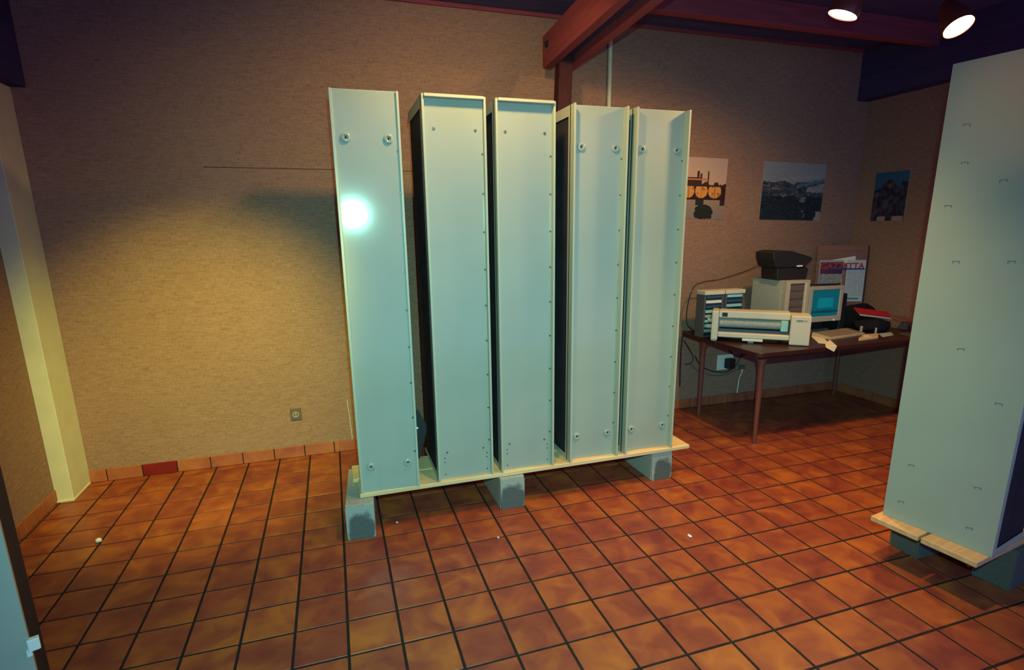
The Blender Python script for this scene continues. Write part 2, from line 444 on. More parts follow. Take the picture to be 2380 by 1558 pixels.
# roof timber
tb = struct(bpy.data.objects.new('trim_1', None)); COL.objects.link(tb); tb.location = (0.64, 1.13, 2.722); tb.rotation_euler = (0, 0, -0.055)
box('beam_plank', (-0.115, -4.6, 0.0), (-0.050, 0.0, 0.205), M['beam'], tb, 0.004)
box('beam_plank', (0.050, -4.6, 0.0), (0.115, 0.0, 0.205), M['beam'], tb, 0.004)
box('beam_web', (-0.050, -4.6, 0.05), (0.050, -0.05, 0.18), M['dark_beam'], tb)
mx = Matrix.Translation((-0.115, -0.11, 0.125)) @ Matrix.Rotation(-PI/2, 4, 'Y')
MB().lathe([(0.022, 0.0), (0.022, 0.008), (0.013, 0.009), (0.013, 0.020), (0.009, 0.022)], 12, mx).build('bolt', M['black'], tb)
mx = Matrix.Translation((0.012, -0.10, 0.10)) @ Matrix.Rotation(math.radians(-21), 4, 'X') @ Matrix.Rotation(math.radians(9), 4, 'Y')
MB().box((-0.049, -0.05, -0.58), (0.045, 0.05, 0.08), 0.003, mx).build('brace', M['brace'], tb)
struct(box('trim_2', (0.95, 0.66, 2.99), (XR, 0.74, ZC), M['beam_x'], None, 0.003))
struct(box('trim_3', (XR-0.14, -3.6, 2.72), (XR, YB, ZC), M['dark_beam'], None, 0.003))
struct(box('trim_4', (XL, -3.6, 2.46), (XL+0.17, YB, ZC), M['dark_beam'], None, 0.003))
struct(box('trim_5', (XL+0.17, YB-0.02, 3.115), (XR-0.14, YB, ZC), M['beam_x'], None, 0.002))
pil = struct(box('trim_6', (XL, 1.075, 0.012), (XL+0.095, YB, 2.46), M['cream'], None, 0.003))
box('plinth', (XL, 1.062, 0.0), (XL+0.10, YB-.014, 0.014), M['cream'], pil, 0.003)

tag(MB().tube([(1.145, YB-0.016, 2.30), (1.145, YB-0.016, ZC)], 0.016, 10).build('conduit_pipe', M['cream'], None, True),
    'white vertical conduit pipe on the tan wall right of the roof beam', 'pipe')
tag(MB().tube([(-0.965, YB-0.005, 0.40), (-0.955, YB-0.005, 0.25), (-0.950, YB-0.005, 0.088)], 0.003, 6).build('wall_cable', M['putty'], None),
    'thin pale cable running down the tan wall beside the leftmost cabinet', 'cable')

# wall socket, left of the cabinets
t = thing('wall_socket', 'square brown-grey wall socket low on the tan wall left of the cabinets', 'socket', (-1.33, YB, 0.332))
box('cover_plate', (-0.038, -0.010, -0.045), (0.038, 0.0, 0.045), M['gray_socket'], t, 0.003)
mx = Matrix.Translation((0, -0.010, 0)) @ Matrix.Rotation(PI/2, 4, 'X')
MB().lathe([(0.024, 0.0), (0.024, 0.004), (0.020, 0.004), (0.019, 0.001)], 18, mx).build('socket_ring', M['key'], t)
for s in (-1, 1): MB().lathe([(0.004, 0.0), (0.004, 0.0055)], 8, Matrix.Translation((s*0.010, -0.010, 0.0)) @ Matrix.Rotation(PI/2, 4, 'X')).build('pin_hole', M['hole'], t)

# ------------------------------------------------------------------ tall cabinets
def cabinet(label, loc, w, d, h, rz=0.0, style='flange', top_lip=False, bosses='cup', open_side='left', rec=0.016, group=None, left_lip=0.012, rivets=True):
    t = thing('tall_cabinet', label, 'cabinet', loc, rz, group)
    E_, L_ = M['paint_edge'], M['liner']
    th = 0.003
    if style == 'flange':
        box('front_panel', (0.004, rec, 0.0), (w-0.004, rec+th, h-0.003), M['paint'], t)
        box('front_lip', (0.0, 0.0, 0.0), (left_lip, rec+0.014, h), E_, t, 0.0015)
        box('front_lip', (w-0.012, 0.0, 0.0), (w, rec+0.014, h), E_, t, 0.0015)
        if top_lip: box('top_lip', (left_lip, -0.012, h-0.015), (w-0.012, rec+0.014, h), E_, t, 0.0015)
    else:
        box('front_panel', (0.0, 0.0, 0.0), (w, th, h), M['paint'], t, 0.001)
    y0 = rec+th if style == 'flange' else th
    box('top_panel', (0.0, y0, h-0.004), (w, d, h), E_, t)
    box('bottom_panel', (0.0, y0, 0.0), (w, d, 0.004), M['paint'], t)
    box('back_panel', (0.009 if open_side == 'left' else 0.0, d-th, 0.004), (w if open_side == 'left' else w-0.009, d, h-0.004), M['paint'], t)
    xo = 0.0 if open_side == 'left' else w
    sg = 1 if open_side == 'left' else -1
    xc = w if open_side == 'left' else 0.0
    box('side_panel', (min(xc, xc-sg*th), y0, 0.004), (max(xc, xc-sg*th), d-th, h-0.004), M['paint'], t)
    # open side: painted frame round a dark liner sheet set back
    f = 0.030; fr = MB()
    xa, xb = min(xo, xo+sg*th), max(xo, xo+sg*th)
    fr.box((xa, y0, h-0.055), (xb, d, h-0.004)); fr.box((xa, y0, 0.004), (xb, d, 0.03))
    fr.box((xa, y0, 0.03), (xb, y0+f, h-0.055))
    fr.build('side_frame', E_, t)
    la, lb = xo+sg*0.008, xo+sg*0.012
    box('liner', (min(la, lb), y0+.002, 0.006), (max(la, lb), d-.005, h-0.006), L_, t)
    def disc(name, x, z, prof, m_, yy=None, parent=t, n=18):
        mx = Matrix.Translation((x, (rec if style == 'flange' else 0.0) if yy is None else yy, z)) @ Matrix.Rotation(PI/2, 4, 'X')
        return MB().lathe(prof, n, mx).build(name, m_, parent, True)
    def cup(x, z):
        c = disc('screw_cup', x, z, [(0.0235, 0.0), (0.0225, 0.008), (0.0170, 0.012), (0.0125, 0.012), (0.0090, 0.005)], M['paint'])
        disc('screw_hole', x, z, [(0.0050, 0.0), (0.0050, 0.0072)], M['hole'], parent=c, n=10)
    def small(x, z, r=0.008):
        c = disc('screw', x, z, [(r, 0.0), (r*0.85, 0.004), (r*0.4, 0.005)], M['screw'], n=10)
    def hole(x, z, r=0.0035): disc('screw_hole', x, z, [(r, 0.0), (r, 0.0009)], M['hole'], n=8)
    if bosses == 'cup':
        for x in (0.062, w-0.058):
            cup(x, h-0.215); cup(x, 0.150)
    elif bosses == 'screw':
        for x in (0.060, w-0.052):
            small(x, h-0.155); small(x, 0.165, 0.006)
        for z in (0.155-.025, 0.130-.025, 0.03): hole(0.045, z); hole(w-0.032, z)
    if rivets and style == 'flange':
        for k in range(9):
            z = h-0.27-k*(h-0.42)/8.3
            disc('rivet', w-0.017, z, [(0.0058, 0.0), (0.0045, 0.002)], M['screw'], n=8)
    return t
Y0, Z0, H = 0.095, 0.225, 2.055
D = 0.48
GR = 'tall narrow cabinets on the low plank'
cabinet('tall grey-green cabinet with a bright flash glare, leftmost on the plank', (-0.938, Y0+.003, Z0), 0.320, D, H, math.radians(-1.9), rec=0.010, left_lip=0.014, group=GR)
cabinet('tall cabinet with top lip, its dark open side facing the cabinet with the glare', (-0.508, Y0, Z0), 0.326, D, H, 0.0, top_lip=True, bosses='screw', rec=0.028, group=GR)
cabinet('tall cabinet in the middle of the row with top lip and shadowed left edge', (-0.132, Y0, Z0), 0.332, D, H, 0.0, top_lip=True, bosses='screw', rec=0.032, group=GR)
cabinet('tall cabinet with a wide yellow-lit side frame, fourth from the left on the plank', (0.306, Y0, Z0), 0.330, D, H, 0.0, rec=0.045, group=GR)
cabinet('tall cabinet at the right end of the plank, next to the bridge picture', (0.686, Y0, Z0), 0.348, D, H, 0.0, rec=0.045, group=GR)

# cabinet at the right edge of the view: its plain face carries wire staples
RZ = math.atan2(-0.4303, 0.0893)
t = cabinet('large plain cabinet face with wire staples at the right edge, standing on two pale boards', (1.520, -0.990, 0.225), 0.440, 0.34, 2.045, RZ, style='plain', bosses='none', open_side='right', rivets=False)
for x, z, a in ((0.072, 0.322, .2), (0.346, 0.318, .25), (0.348, 0.512, .2), (0.088, 0.518, .15), (0.085, 2.02, -.2), (0.100, 1.871, -.1), (0.240, 1.79, .1), (0.066, 1.70, -.15), (0.128, 1.468, 0), (0.314, 1.476, .1), (0.362, 0.897, 0), (0.20, 1.10, .1)):
    mb = MB(); mx = Matrix.Translation((x, 0, z-0.225)) @ Matrix.Rotation(-a, 4, 'Y')
    for ax, az, bx, bz in ((-0.012, 0.004, 0.012, 0.0052), (-0.012, -0.005, -0.0106, 0.005), (0.0106, -0.005, 0.012, 0.005)):
        mb.box((ax, -0.0015, min(az, bz)), (bx, 0.0, max(az, bz)), 0, mx)
    mb.build('staple', M['staple'], t)
# cabinet at the lower left corner
RZL = math.atan2(0.393, 0.92)
ux, uy = math.cos(RZL), math.sin(RZL)
wl = 0.34
t = cabinet('pale cabinet cut off by the lower left corner, its dark side towards the floor', (-1.842-ux*wl, -1.19-uy*wl, 0.0), wl, 0.475, 2.2, RZL, style='plain', bosses='none', open_side='right', rivets=False)
mb = MB(); mb.box((wl-0.006, -0.006, 0.537), (wl+0.020, 0.012, 0.572), 0.002); mb.box((wl-0.010, -0.004, 0.525), (wl+0.001, 0.0, 0.545))
mb.build('clip', M['white'], t)

# ------------------------------------------------------------------ planks, blocks
def plank_mesh(label, w, d, th, loc, rz, m_, group=None):
    mb = MB().box((0, 0, 0), (w, d, th), 0.003)
    o = mb.build('wooden_plank', m_); o.location = loc; o.rotation_euler = (0, 0, rz)
    return tag(o, label, 'plank', group)
plank_mesh('pale front plank along the bottom of the five cabinets, its end sticking out right', 2.115, 0.20, 0.025, (-0.946, 0.095, 0.20), 0, M['pine'])
plank_mesh('pale rear plank under the backs of the five cabinets, peeping out left', 2.06, 0.20, 0.025, (-0.975, 0.305, 0.20), 0, M['pine'])
plank_mesh('pale board under the far half of the stapled cabinet', 0.75, 0.215, 0.027, (1.485, -1.195, 0.198), math.radians(9), M['pine_lit'])
plank_mesh('pale board under the near half of the stapled cabinet, its sawn corner foremost', 0.75, 0.220, 0.027, (1.515, -1.425, 0.198), math.radians(8), M['pine_lit'])

def block(label, loc, rz=0.0, group=None, L=0.50, stain=None, m_=None):
    t = thing('concrete_block', label, 'block', loc, rz, group)
    w, h, dp = 0.15, 0.198, 0.012
    body = MB()
    body.box((-w/2, dp, 0.0), (w/2, L, h), 0.003)
    body.build('body', m_ or M['conc'], t)
    # end of the block: a worn face with chipped corners
    pts = [(-w/2+.004, 0), (w/2-.003, 0), (w/2, .03), (w/2-.001, h-.016), (w/2-.010, h-.002), (0.01, h), (-w/2+.012, h-.001), (-w/2, h-.010), (-w/2+.001, .05)]
    mx = Matrix.Rotation(PI/2, 4, 'X')
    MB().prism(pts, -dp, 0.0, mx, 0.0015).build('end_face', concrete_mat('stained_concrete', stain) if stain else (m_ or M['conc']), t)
    return t
GB = 'concrete blocks under the low plank'
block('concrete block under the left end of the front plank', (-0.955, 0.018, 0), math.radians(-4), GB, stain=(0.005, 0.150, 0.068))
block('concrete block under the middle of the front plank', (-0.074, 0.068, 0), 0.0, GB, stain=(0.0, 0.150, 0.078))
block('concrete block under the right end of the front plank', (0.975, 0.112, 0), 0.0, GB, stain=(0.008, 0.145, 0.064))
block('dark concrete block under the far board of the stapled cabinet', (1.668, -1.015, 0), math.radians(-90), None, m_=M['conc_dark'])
block('concrete block lying in shadow under the near board of the stapled cabinet', (1.80, -1.33, 0), math.radians(-82), None, m_=M['conc_dark'])  # shade under the boards is put into its dark colour

# dark sheet leaning between the first two cabinets
t = thing('sheet_bracket', 'dark sheet metal bracket with glint-coloured rivet in the gap between the two left cabinets', 'bracket', (-0.579, 0.42, 0.2255))
mx = Matrix.Rotation(math.radians(-8), 4, 'X') @ Matrix.Rotation(PI/2, 4, 'X')
MB().prism([(-0.020, 0.0), (0.015, 0.03), (0.066, 0.19), (0.066, 0.235), (0.020, 0.335), (-0.022, 0.30), (-0.024, 0.05)], -0.003, 0.003, mx).build('plate', M['steel'], t)
MB().lathe([(0.009, 0.0), (0.008, 0.004), (0.004, 0.006)], 12, mx @ Matrix.Translation((0.010, 0.215, 0.003))).build('rivet', M['glint'], t, True)

# ------------------------------------------------------------------ table
ZT = 0.735
DX, DY = -0.135, -0.142                     # where the gear stands on the table top
t = thing('work_table', 'long brown table on tapered legs loaded with computer gear in the far right corner', 'table', (2.83, 0.82, 0))
tx0, tx1, ty0, ty1 = 1.888-2.83, 3.74-2.83, 0.335-0.82, 1.30-0.82
mb = MB(); r_ = 0.05; pts = []
for cx, cy, a0 in ((tx1-r_, ty1-r_, 0), (tx0+r_, ty1-r_, 90), (tx0+r_, ty0+r_, 180), (tx1-r_, ty0+r_, 270)):
    for k in range(5):
        a = math.radians(a0+k*22.5); pts.append((cx+r_*math.cos(a), cy+r_*math.sin(a)))
mb.prism(pts, ZT-0.032, ZT, None, 0.002); mb.build('tabletop', M['table'], t)
box('apron', (tx0+.06, ty0+.05, ZT-.06), (tx1-.06, ty0+.075, ZT-.032), M['table'], t)
for lx, ly in ((2.005, 0.43), (1.99, 1.10), (3.66, 0.43), (3.66, 1.22)):
    x, y = lx-2.83, ly-0.82
    mb = MB()
    sx = 1 if lx < 2.5 else -1; sy = 1 if ly < 0.8 else -1
    prof = [(0.0, 0.0, 0.017), (0.0, 0.53, 0.023), (0.0, 0.61, 0.026), (0.006, 0.665, 0.040), (0.014, 0.703, 0.060)]
    mb.tube([(x+sx*o, y+sy*o, z) for o, z, r in prof], [r for o, z, r in prof], 10)
    lg = mb.build('leg', M['leg'], t, True)
    MB().lathe([(0.016, 0.0), (0.016, 0.012), (0.013, 0.014)], 10, Matrix.Translation((x, y, 0))).build('foot_cap', M['black'], lg)

# plotter
e = Vector((2.543-1.998, 0.540-0.994, 0)); RZP = math.atan2(e.y, e.x)
t = thing('pen_plotter', 'wide cream pen plotter across the left front corner of the table', 'printer', (1.998+DX, 0.994+DY, ZT), RZP)
box('end_housing', (0.0, 0.0, 0.008), (0.052, 0.182, 0.245), M['putty'], t, 0.012, None, 2)
box('end_housing', (0.568, -0.006, 0.004), (0.707, 0.182, 0.232), M['putty'], t, 0.010, None, 2)
box('top_cover', (0.052, 0.045, 0.185), (0.568, 0.182, 0.243), M['putty'], t, 0.010, None, 2)
box('cover_window', (0.075, 0.0435, 0.196), (0.116, 0.047, 0.228), M['black'], t)
MB().lathe([(0.040, 0.0), (0.040, 0.496)], 20, Matrix.Translation((0.062, 0.095, 0.142)) @ Matrix.Rotation(PI/2, 4, 'Y')).build('platen_roller', M['roller'], t, True)
box('back_plate', (0.052, 0.150, 0.02), (0.568, 0.180, 0.185), M['grey'], t)
box('paper_slot', (0.056, 0.048, 0.078), (0.564, 0.150, 0.096), M['navy'], t)
box('front_ledge', (0.052, 0.0, 0.036), (0.568, 0.150, 0.074), M['putty'], t, 0.006)
box('pen_carriage', (0.505, 0.035, 0.098), (0.556, 0.085, 0.182), M['teal'], t, 0.004)
for z, xx in ((0.155, 0.030), (0.105, 0.038)): MB().lathe([(0.017, 0.0), (0.017, xx), (0.013, xx+.004)], 14, Matrix.Translation((0.0, 0.10, z)) @ Matrix.Rotation(-PI/2, 4, 'Y')).build('side_knob', M['putty'], t, True)
for x in (0.025, 0.30, 0.62): box('foot', (x-.02, 0.02, 0.0), (x+.02, 0.06, 0.036 if x == .30 else 0.010), M['grey'], t)
box('front_tray', (0.235, -0.012, 0.016), (0.385, 0.05, 0.034), M['white'], t, 0.003)
def labelfn(u, v):
    return (0.12, 0.13, 0.16) if (0.28 < v < 0.72 and nz(u*26, 3.3) > -0.15 and 0.08 < u < 0.9) else (0.52, 0.50, 0.43)
print_sheet('name_strip', 0.085, 0.018, labelfn, 40, 5, 0.001, M['print'], t, Matrix.Translation((0.60, -0.0072, 0.185)))

# disk drawer towers
def drawer_tower(label, x, y, seq):
    t = thing('drawer_tower', label, 'drawers', (x+DX, y+DY, ZT), 0.0, 'small drawer towers on the table')
    w, d, h = 0.186, 0.11, 0.385
    mb = MB(); mb.box((0, 0.006, 0), (0.012, d, h-.03)); mb.box((w-.012, 0.006, 0), (w, d, h-.03)); mb.box((.012, d-.01, 0), (w-.012, d, h-.03)); mb.box((.012, .02, 0), (w-.012, d-.01, .008))
    mb.build('housing', M['darkgrey'], t)
    box('top_cover', (-0.004, -0.004, h-.034), (w+.004, d, h), M['putty'], t, 0.004)
    for k, m_ in enumerate(seq):
        z1 = h-.040-k*.040
        dr = box('drawer', (0.018, 0.002, z1-.024), (w-.018, d-.012, z1), m_, t, 0.003)
        box('shelf', (0.012, 0.012, z1-.036), (w-.012, d-.01, z1-.030), M['navy'], t)
    return t
drawer_tower('drawer tower with a white-fronted drawer, left of the two by the wall', 2.030, 1.135, [M['navy'], M['white'], M['navy'], M['teal'], M['grey'], M['teal'], M['teal'], M['grey']])
drawer_tower('drawer tower with all pale teal drawers, against the computer case', 2.236, 1.135, [M['teal'], M['navy'], M['teal'], M['navy'], M['teal'], M['grey'], M['teal'], M['grey']])

# computer case
t = thing('computer_case', 'beige upright computer case with a dark open drive bay behind the plotter', 'computer', (2.590+DX, 0.866+DY, ZT), math.radians(-3))
w, d, h = 0.222, 0.41, 0.466
box('body', (0.0, 0.02, 0.0), (w, d, h), M['grey'], t, 0.004)
box('side_cover', (-0.004, 0.055, 0.012), (0.0, d-.012, h-.045), M['grey'], t, 0.001)
mb = MB(); mb.box((-.003, 0, 0), (0.038, .022, h+.003)); mb.box((w-.030, 0, 0), (w+.003, .022, h+.003)); mb.box((.038, 0, h-.022), (w-.030, .022, h+.003)); mb.box((.038, 0, 0), (w-.030, .022, .06))
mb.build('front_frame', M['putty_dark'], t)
box('bay', (0.038, 0.010, 0.06), (w-.030, .0205, h-.022), M['darkgrey'], t)
for k, z in enumerate((0.10, 0.15, 0.20, 0.255, 0.32, 0.385)):
    box('drive', (0.042, 0.004, z), (w-.046, 0.012, z+0.034), mat('bay_drive_brown', (0.13, 0.085, 0.065), 0.5, 0.3) if k == 0 else bpy.data.materials['bay_drive_brown'], t, 0.002)
box('door_edge', (w-.042, -0.010, 0.045), (w-.034, 0.008, h-.020), M['putty'], t)

# black machine on the case
t = thing('black_machine', 'black office machine with an overhanging slanted lid on top of the computer case', 'machine', (2.725+DX, 1.03+DY, ZT+0.469), math.radians(-4))
mx = Matrix.Rotation(PI/2, 4, 'X')
MB().prism([(-0.155, 0.0), (0.125, 0.0), (0.135, 0.085), (0.105, 0.10), (-0.165, 0.10)], -0.10, 0.10, mx, 0.006).build('base', M['black'], t)
MB().prism([(-0.185, 0.10), (0.09, 0.10), (0.10, 0.128), (0.150, 0.150), (0.158, 0.172), (0.06, 0.20), (-0.06, 0.232), (-0.16, 0.236), (-0.225, 0.222), (-0.215, 0.165)], -0.11, 0.11, mx, 0.006).build('lid', M['black'], t)
box('paper_strip', (0.005, -0.116, 0.104), (0.058, -0.1105, 0.116), M['paper'], t)
tag(MB().tube(smooth_pts([(2.395, 1.00, ZT+.572), (2.30, 1.06, 1.255), (2.15, 1.15, 1.195), (2.02, 1.19, 1.175), (1.935, 1.21, 1.13), (1.895, 1.22, 0.98), (1.89, 1.21, 0.83), (1.925, 1.16, 0.765)]), 0.0045, 6).build('power_cable', M['black'], None),
    'black cable sagging from the black office machine down past the drawer towers', 'cable')

# monitor
t = thing('monitor', 'small beige computer monitor showing a teal screen', 'monitor', (2.900+DX, 0.925+DY, ZT))
mw_, mz0, mz1 = 0.365, 0.100, 0.400
mb = MB()
mb.box((0, 0, mz0), (mw_, 0.03, mz0+.045), .004); mb.box((0, 0, mz1-.030), (mw_, 0.03, mz1), .004); mb.box((0, 0, mz0+.04), (.036, .03, mz1-.028), .004); mb.box((mw_-.036, 0, mz0+.04), (mw_, .03, mz1-.028), .004)
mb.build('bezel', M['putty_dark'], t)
mx = Matrix.Translation((0, 0.03, 0))
b2 = MB(); b2._add([(0.004, .03, mz0+.004), (mw_-.004, .03, mz0+.004), (mw_-.004, .03, mz1-.004), (0.004, .03, mz1-.004), (0.06, .30, mz0+.03), (mw_-.06, .30, mz0+.03), (mw_-.06, .30, mz1-.07), (0.06, .30, mz1-.07)],
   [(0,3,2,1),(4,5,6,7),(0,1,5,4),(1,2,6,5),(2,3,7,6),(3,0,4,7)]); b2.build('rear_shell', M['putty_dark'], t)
def scr(u, v):
    c = (0.000, 0.085, 0.110)
    if 0.22 < u < 0.80 and 0.33 < v < 0.72: c = (0.000, 0.150, 0.190)
    if 0.22 < u < 0.80 and 0.70 < v < 0.75: c = (0.0, 0.06, 0.15)
    if 0.14 < v < 0.24: c = (0.000, 0.035, 0.060)
    if v <= 0.14: c = (0.000, 0.095, 0.120)
    return mixc(c, (0, 0.07, 0.10), 0.5*abs(u-.5))
print_sheet('screen', mw_-.068, mz1-mz0-.071, scr, 40, 30, 0.004, M['screen'], t, Matrix.Translation((.034, .010, mz0+.043)))
MB().lathe([(0.010, 0), (0.010, .008), (.006, .010)], 14, Matrix.Translation((0.285, 0.0, mz0+.010)) @ Matrix.Rotation(PI/2, 4, 'X')).build('power_button', M['white'], t, True)
box('foot', (0.05, 0.05, 0.0), (mw_-.06, 0.26, 0.028), M['darkgrey'], t, 0.006)
box('neck', (0.10, 0.08, 0.026), (mw_-.11, 0.22, mz0+.012), M['black'], t, 0.004)
o = box('paper_sheet', (2.955+DX, 0.97+DY, ZT+.4008), (3.13+DX, 1.03+DY, ZT+.4035), M['paper']); tag(o, 'pale papers lying on top of the beige monitor', 'papers')
o = MB().tube([(2.93+DX, 0.975+DY, ZT+.4115), (3.24+DX, 0.955+DY, ZT+.4085)], 0.008, 8).build('dark_rod', M['black']); tag(o, 'dark rod lying on the papers above the monitor screen', 'rod')

t = thing('speaker_box', 'narrow black box standing against the right side of the monitor', 'speaker', (3.285+DX, 0.955+DY, ZT))
box('body', (0, 0, 0), (0.062, 0.18, 0.325), M['black'], t, 0.006)
box('grille', (0.008, -0.003, 0.02), (0.054, 0.0, 0.30), M['cloth_black'], t)

# keyboard
t = thing('keyboard', 'brownish computer keyboard in front of the monitor', 'keyboard', (2.775, 0.545, ZT), math.radians(8))
mb = MB(); mx = Matrix.Rotation(PI/2, 4, 'Z') @ Matrix.Rotation(PI/2, 4, 'X')
mb._add([(0,0,0),(0.44,0,0),(0.44,.165,0),(0,.165,0),(0,0,.014),(0.44,0,.014),(0.44,.165,.032),(0,.165,.032)], [(0,3,2,1),(4,5,6,7),(0,1,5,4),(1,2,6,5),(2,3,7,6),(3,0,4,7)])
mb.build('case', M['beige'], t)
kb = MB()
for r in range(5):
    for c in range(18):
        if c == 14: continue
        x = 0.012+c*0.0232; y = 0.012+r*0.029; z = 0.014+y*0.109
        kb.box((x, y, z-.002), (x+.0195, y+.0235, z+.008), 0.0)
k_ = kb.build('keys', M['key'], t); k_['kind'] = 'stuff'

# papers and clutter on the table
def sheet(name, label, cat, pts, z, m_, th=0.0015, tilt=None):
    o = MB().prism(pts, 0, th).build(name, m_)
    o.location = (0, 0, z)
    return tag(o, label, cat)
sheet('paper_sheet', 'white sheet of paper lying between the plotter end and the keyboard', 'paper', [(2.575, 0.47), (2.74, 0.70), (2.84, 0.72), (2.745, 0.565), (2.62, 0.42)], ZT+.0005, M['paper'])
o = MB(); o._add([(2.63, .46, ZT+.0025), (2.755, .53, ZT+.0025), (2.60, .325, ZT+.003), (2.49, .325, ZT+.003), (2.50, .318, ZT-.004), (2.565, .316, ZT-.035),
                  (2.63, .46, ZT+.0035), (2.755, .53, ZT+.0035), (2.60, .324, ZT+.0042), (2.49, .324, ZT+.0042), (2.50, .316, ZT-.004), (2.565, .314, ZT-.035)],
                 [(0,1,2,3),(3,2,5,4),(6,9,8,7),(9,10,11,8),(0,6,7,1),(1,7,8,2),(2,8,11,5),(5,11,10,4),(4,10,9,3),(3,9,6,0)])
o = o.build('paper_sheet', M['paper']); tag(o, 'white paper drooping over the front edge of the table at the plotter end', 'paper')
sheet('magazine', 'beige magazine with a white strip lying right of the keyboard', 'magazine', [(3.21, 0.60), (3.34, 0.585), (3.16, 0.445), (2.93, 0.425), (3.02, 0.50)], ZT+.0005, M['beige'], 0.006)
sheet('paper_strip', 'pinkish paper strip lying on the beige magazine', 'paper', [(3.13, 0.565), (3.20, 0.575), (3.14, 0.48), (3.06, 0.475)], ZT+.0070, M['paper'], 0.001)
sheet('paper_sheet', 'bluish sheet on the table right of the magazine', 'paper', [(3.355, 0.600), (3.507, 0.605), (3.40, 0.50), (3.24, 0.47)], ZT+.0005, M['bluepaper'])
sheet('mouse_pad', 'dark pad on the right front end of the table', 'pad', [(3.44, 0.39), (3.70, 0.38), (3.71, 0.53), (3.50, 0.54)], ZT+.0005, M['darkgrey'], 0.004)
o = box('red_box', (2.735, 0.745, ZT), (2.785, 0.785, ZT+.045), M['red'], None, 0.004); tag(o, 'small bright red box between plotter and monitor', 'box')

def lump(name, label, cat, c, s, m_, seed, group=None, amp=0.18):
    bm = bmesh.new(); bmesh.ops.create_icosphere(bm, subdivisions=4, radius=1.0)
    zmin = 1e9
    for v in bm.verts:
        p = v.co.copy()
        q = Vector((math.copysign(abs(p.x)**0.7, p.x), math.copysign(abs(p.y)**0.7, p.y), math.copysign(abs(p.z)**0.8, p.z)))
        k = 1 + amp*noise.noise(p*2.2+Vector((seed, 0, 0))) + 0.5*amp*noise.noise(p*5+Vector((0, seed, 0)))
        v.co = Vector((q.x*s[0]*k, q.y*s[1]*k, max(q.z*k, -0.75)*s[2]))
        zmin = min(zmin, v.co.z)
    for v in bm.verts: v.co.z -= zmin
    me = bpy.data.meshes.new(name); bm.to_mesh(me); bm.free(); me.materials.append(m_)
    me.polygons.foreach_set('use_smooth', [True]*len(me.polygons))
    o = bpy.data.objects.new(name, me); COL.objects.link(o); o.location = c
    return tag(o, label, cat, group)
lump('cloth_bag', 'black cloth bag heaped under the red folder at the right end of the table', 'bag', (3.425, 0.730, ZT), (0.135, 0.115, 0.062), M['cloth_black'], 3.1, None, 0.12)
lump('dark_jacket', 'dark jacket heaped behind the red folder below the newspaper', 'jacket', (3.500, 0.950, ZT), (0.215, 0.060, 0.115), M['cloth_black'], 7.7, None, 0.10)
mb = MB().box((0, 0, 0), (0.33, 0.085, 0.012), 0.002); o = mb.build('folder', M['red']); o.location = (3.278, 0.742, ZT+.153); o.rotation_euler = (math.radians(26), math.radians(8), math.radians(-10)); tag(o, 'bright red folder slanting across the black bag', 'folder')
mb = MB().box((0, 0, 0), (0.31, 0.075, 0.006), 0.001); o = mb.build('paper_stack', M['bluepaper']); o.location = (3.283, 0.728, ZT+.138); o.rotation_euler = (math.radians(26), math.radians(8), math.radians(-10)); tag(o, 'pale paper stack showing under the red folder', 'papers')
mb = MB().box((0, 0, 0), (0.17, 0.13, 0.010), 0.002); o = mb.build('card_sheet', M['card']); o.location = (3.565, 0.585, ZT+.090); o.rotation_euler = (math.radians(14), math.radians(6), math.radians(-4)); tag(o, 'brown card sheet at the far right of the table heap', 'card')
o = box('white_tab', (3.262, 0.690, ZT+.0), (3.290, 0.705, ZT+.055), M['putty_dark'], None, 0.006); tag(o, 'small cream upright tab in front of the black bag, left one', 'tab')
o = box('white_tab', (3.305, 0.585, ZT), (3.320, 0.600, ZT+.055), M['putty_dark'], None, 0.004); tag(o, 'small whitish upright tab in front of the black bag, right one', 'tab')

# board and newspapers leaning in the corner
BA, BBv = Vector((3.335, 1.285, 0)), Vector((3.745, 1.10, 0))
bd = (BBv-BA).normalized(); ang = math.atan2(bd.y, bd.x); bl = (BBv-BA).length
t = thing('leaning_board', 'reddish brown board leaning across the corner behind the newspaper', 'board', (BA.x, BA.y, ZT), ang)
box('panel', (0, -0.006, 0.0), (bl, 0.006, 0.715), M['board'], t, 0.001, Matrix.Rotation(math.radians(-2), 4, 'X'))
box('edge_strip', (bl-.008, -0.010, 0.0), (bl, -0.006, 0.715), M['brace'], t, 0, Matrix.Rotation(math.radians(-2), 4, 'X'))
t = thing('newspaper', 'newspaper with a red title and columns of text pinned on the reddish board', 'newspaper', (BA.x, BA.y, ZT), ang)
def news_r(u, v):
    base = (0.46, 0.52, 0.52)
    if 0.05 < v < 0.085 and 0.15 < u < 0.8: return (0.03, 0.16, 0.30)
    if v < 0.78 and v > 0.12 and 0.06 < u < 0.94:
        row = int(v*60)
        if row % 2 == 0 and abs((u*3.0) % 1.0 - 0.5) < 0.44 and nz(u*50, row*1.7) > -0.25: return (0.24, 0.29, 0.32)
    return base
T2 = Matrix.Rotation(math.radians(-2), 4, 'X')
print_sheet('front_page', 0.165, 0.385, news_r, 34, 90, 0.001, M['print'], t, T2 @ Matrix.Translation((bl-.182, -0.0135, 0.195)))
def news_l(u, v):
    if v > 0.50: return mixc((0.13, 0.028, 0.045), (0.05, 0.02, 0.04), u*1.2) if v < 0.93 and u < 0.98 and u > 0.06 else (0.34, 0.35, 0.34)
    k = 0.5+0.6*nz(u*14, v*14, 1, 5)
    return mixc((0.14, 0.15, 0.14), (0.40, 0.38, 0.34), k)
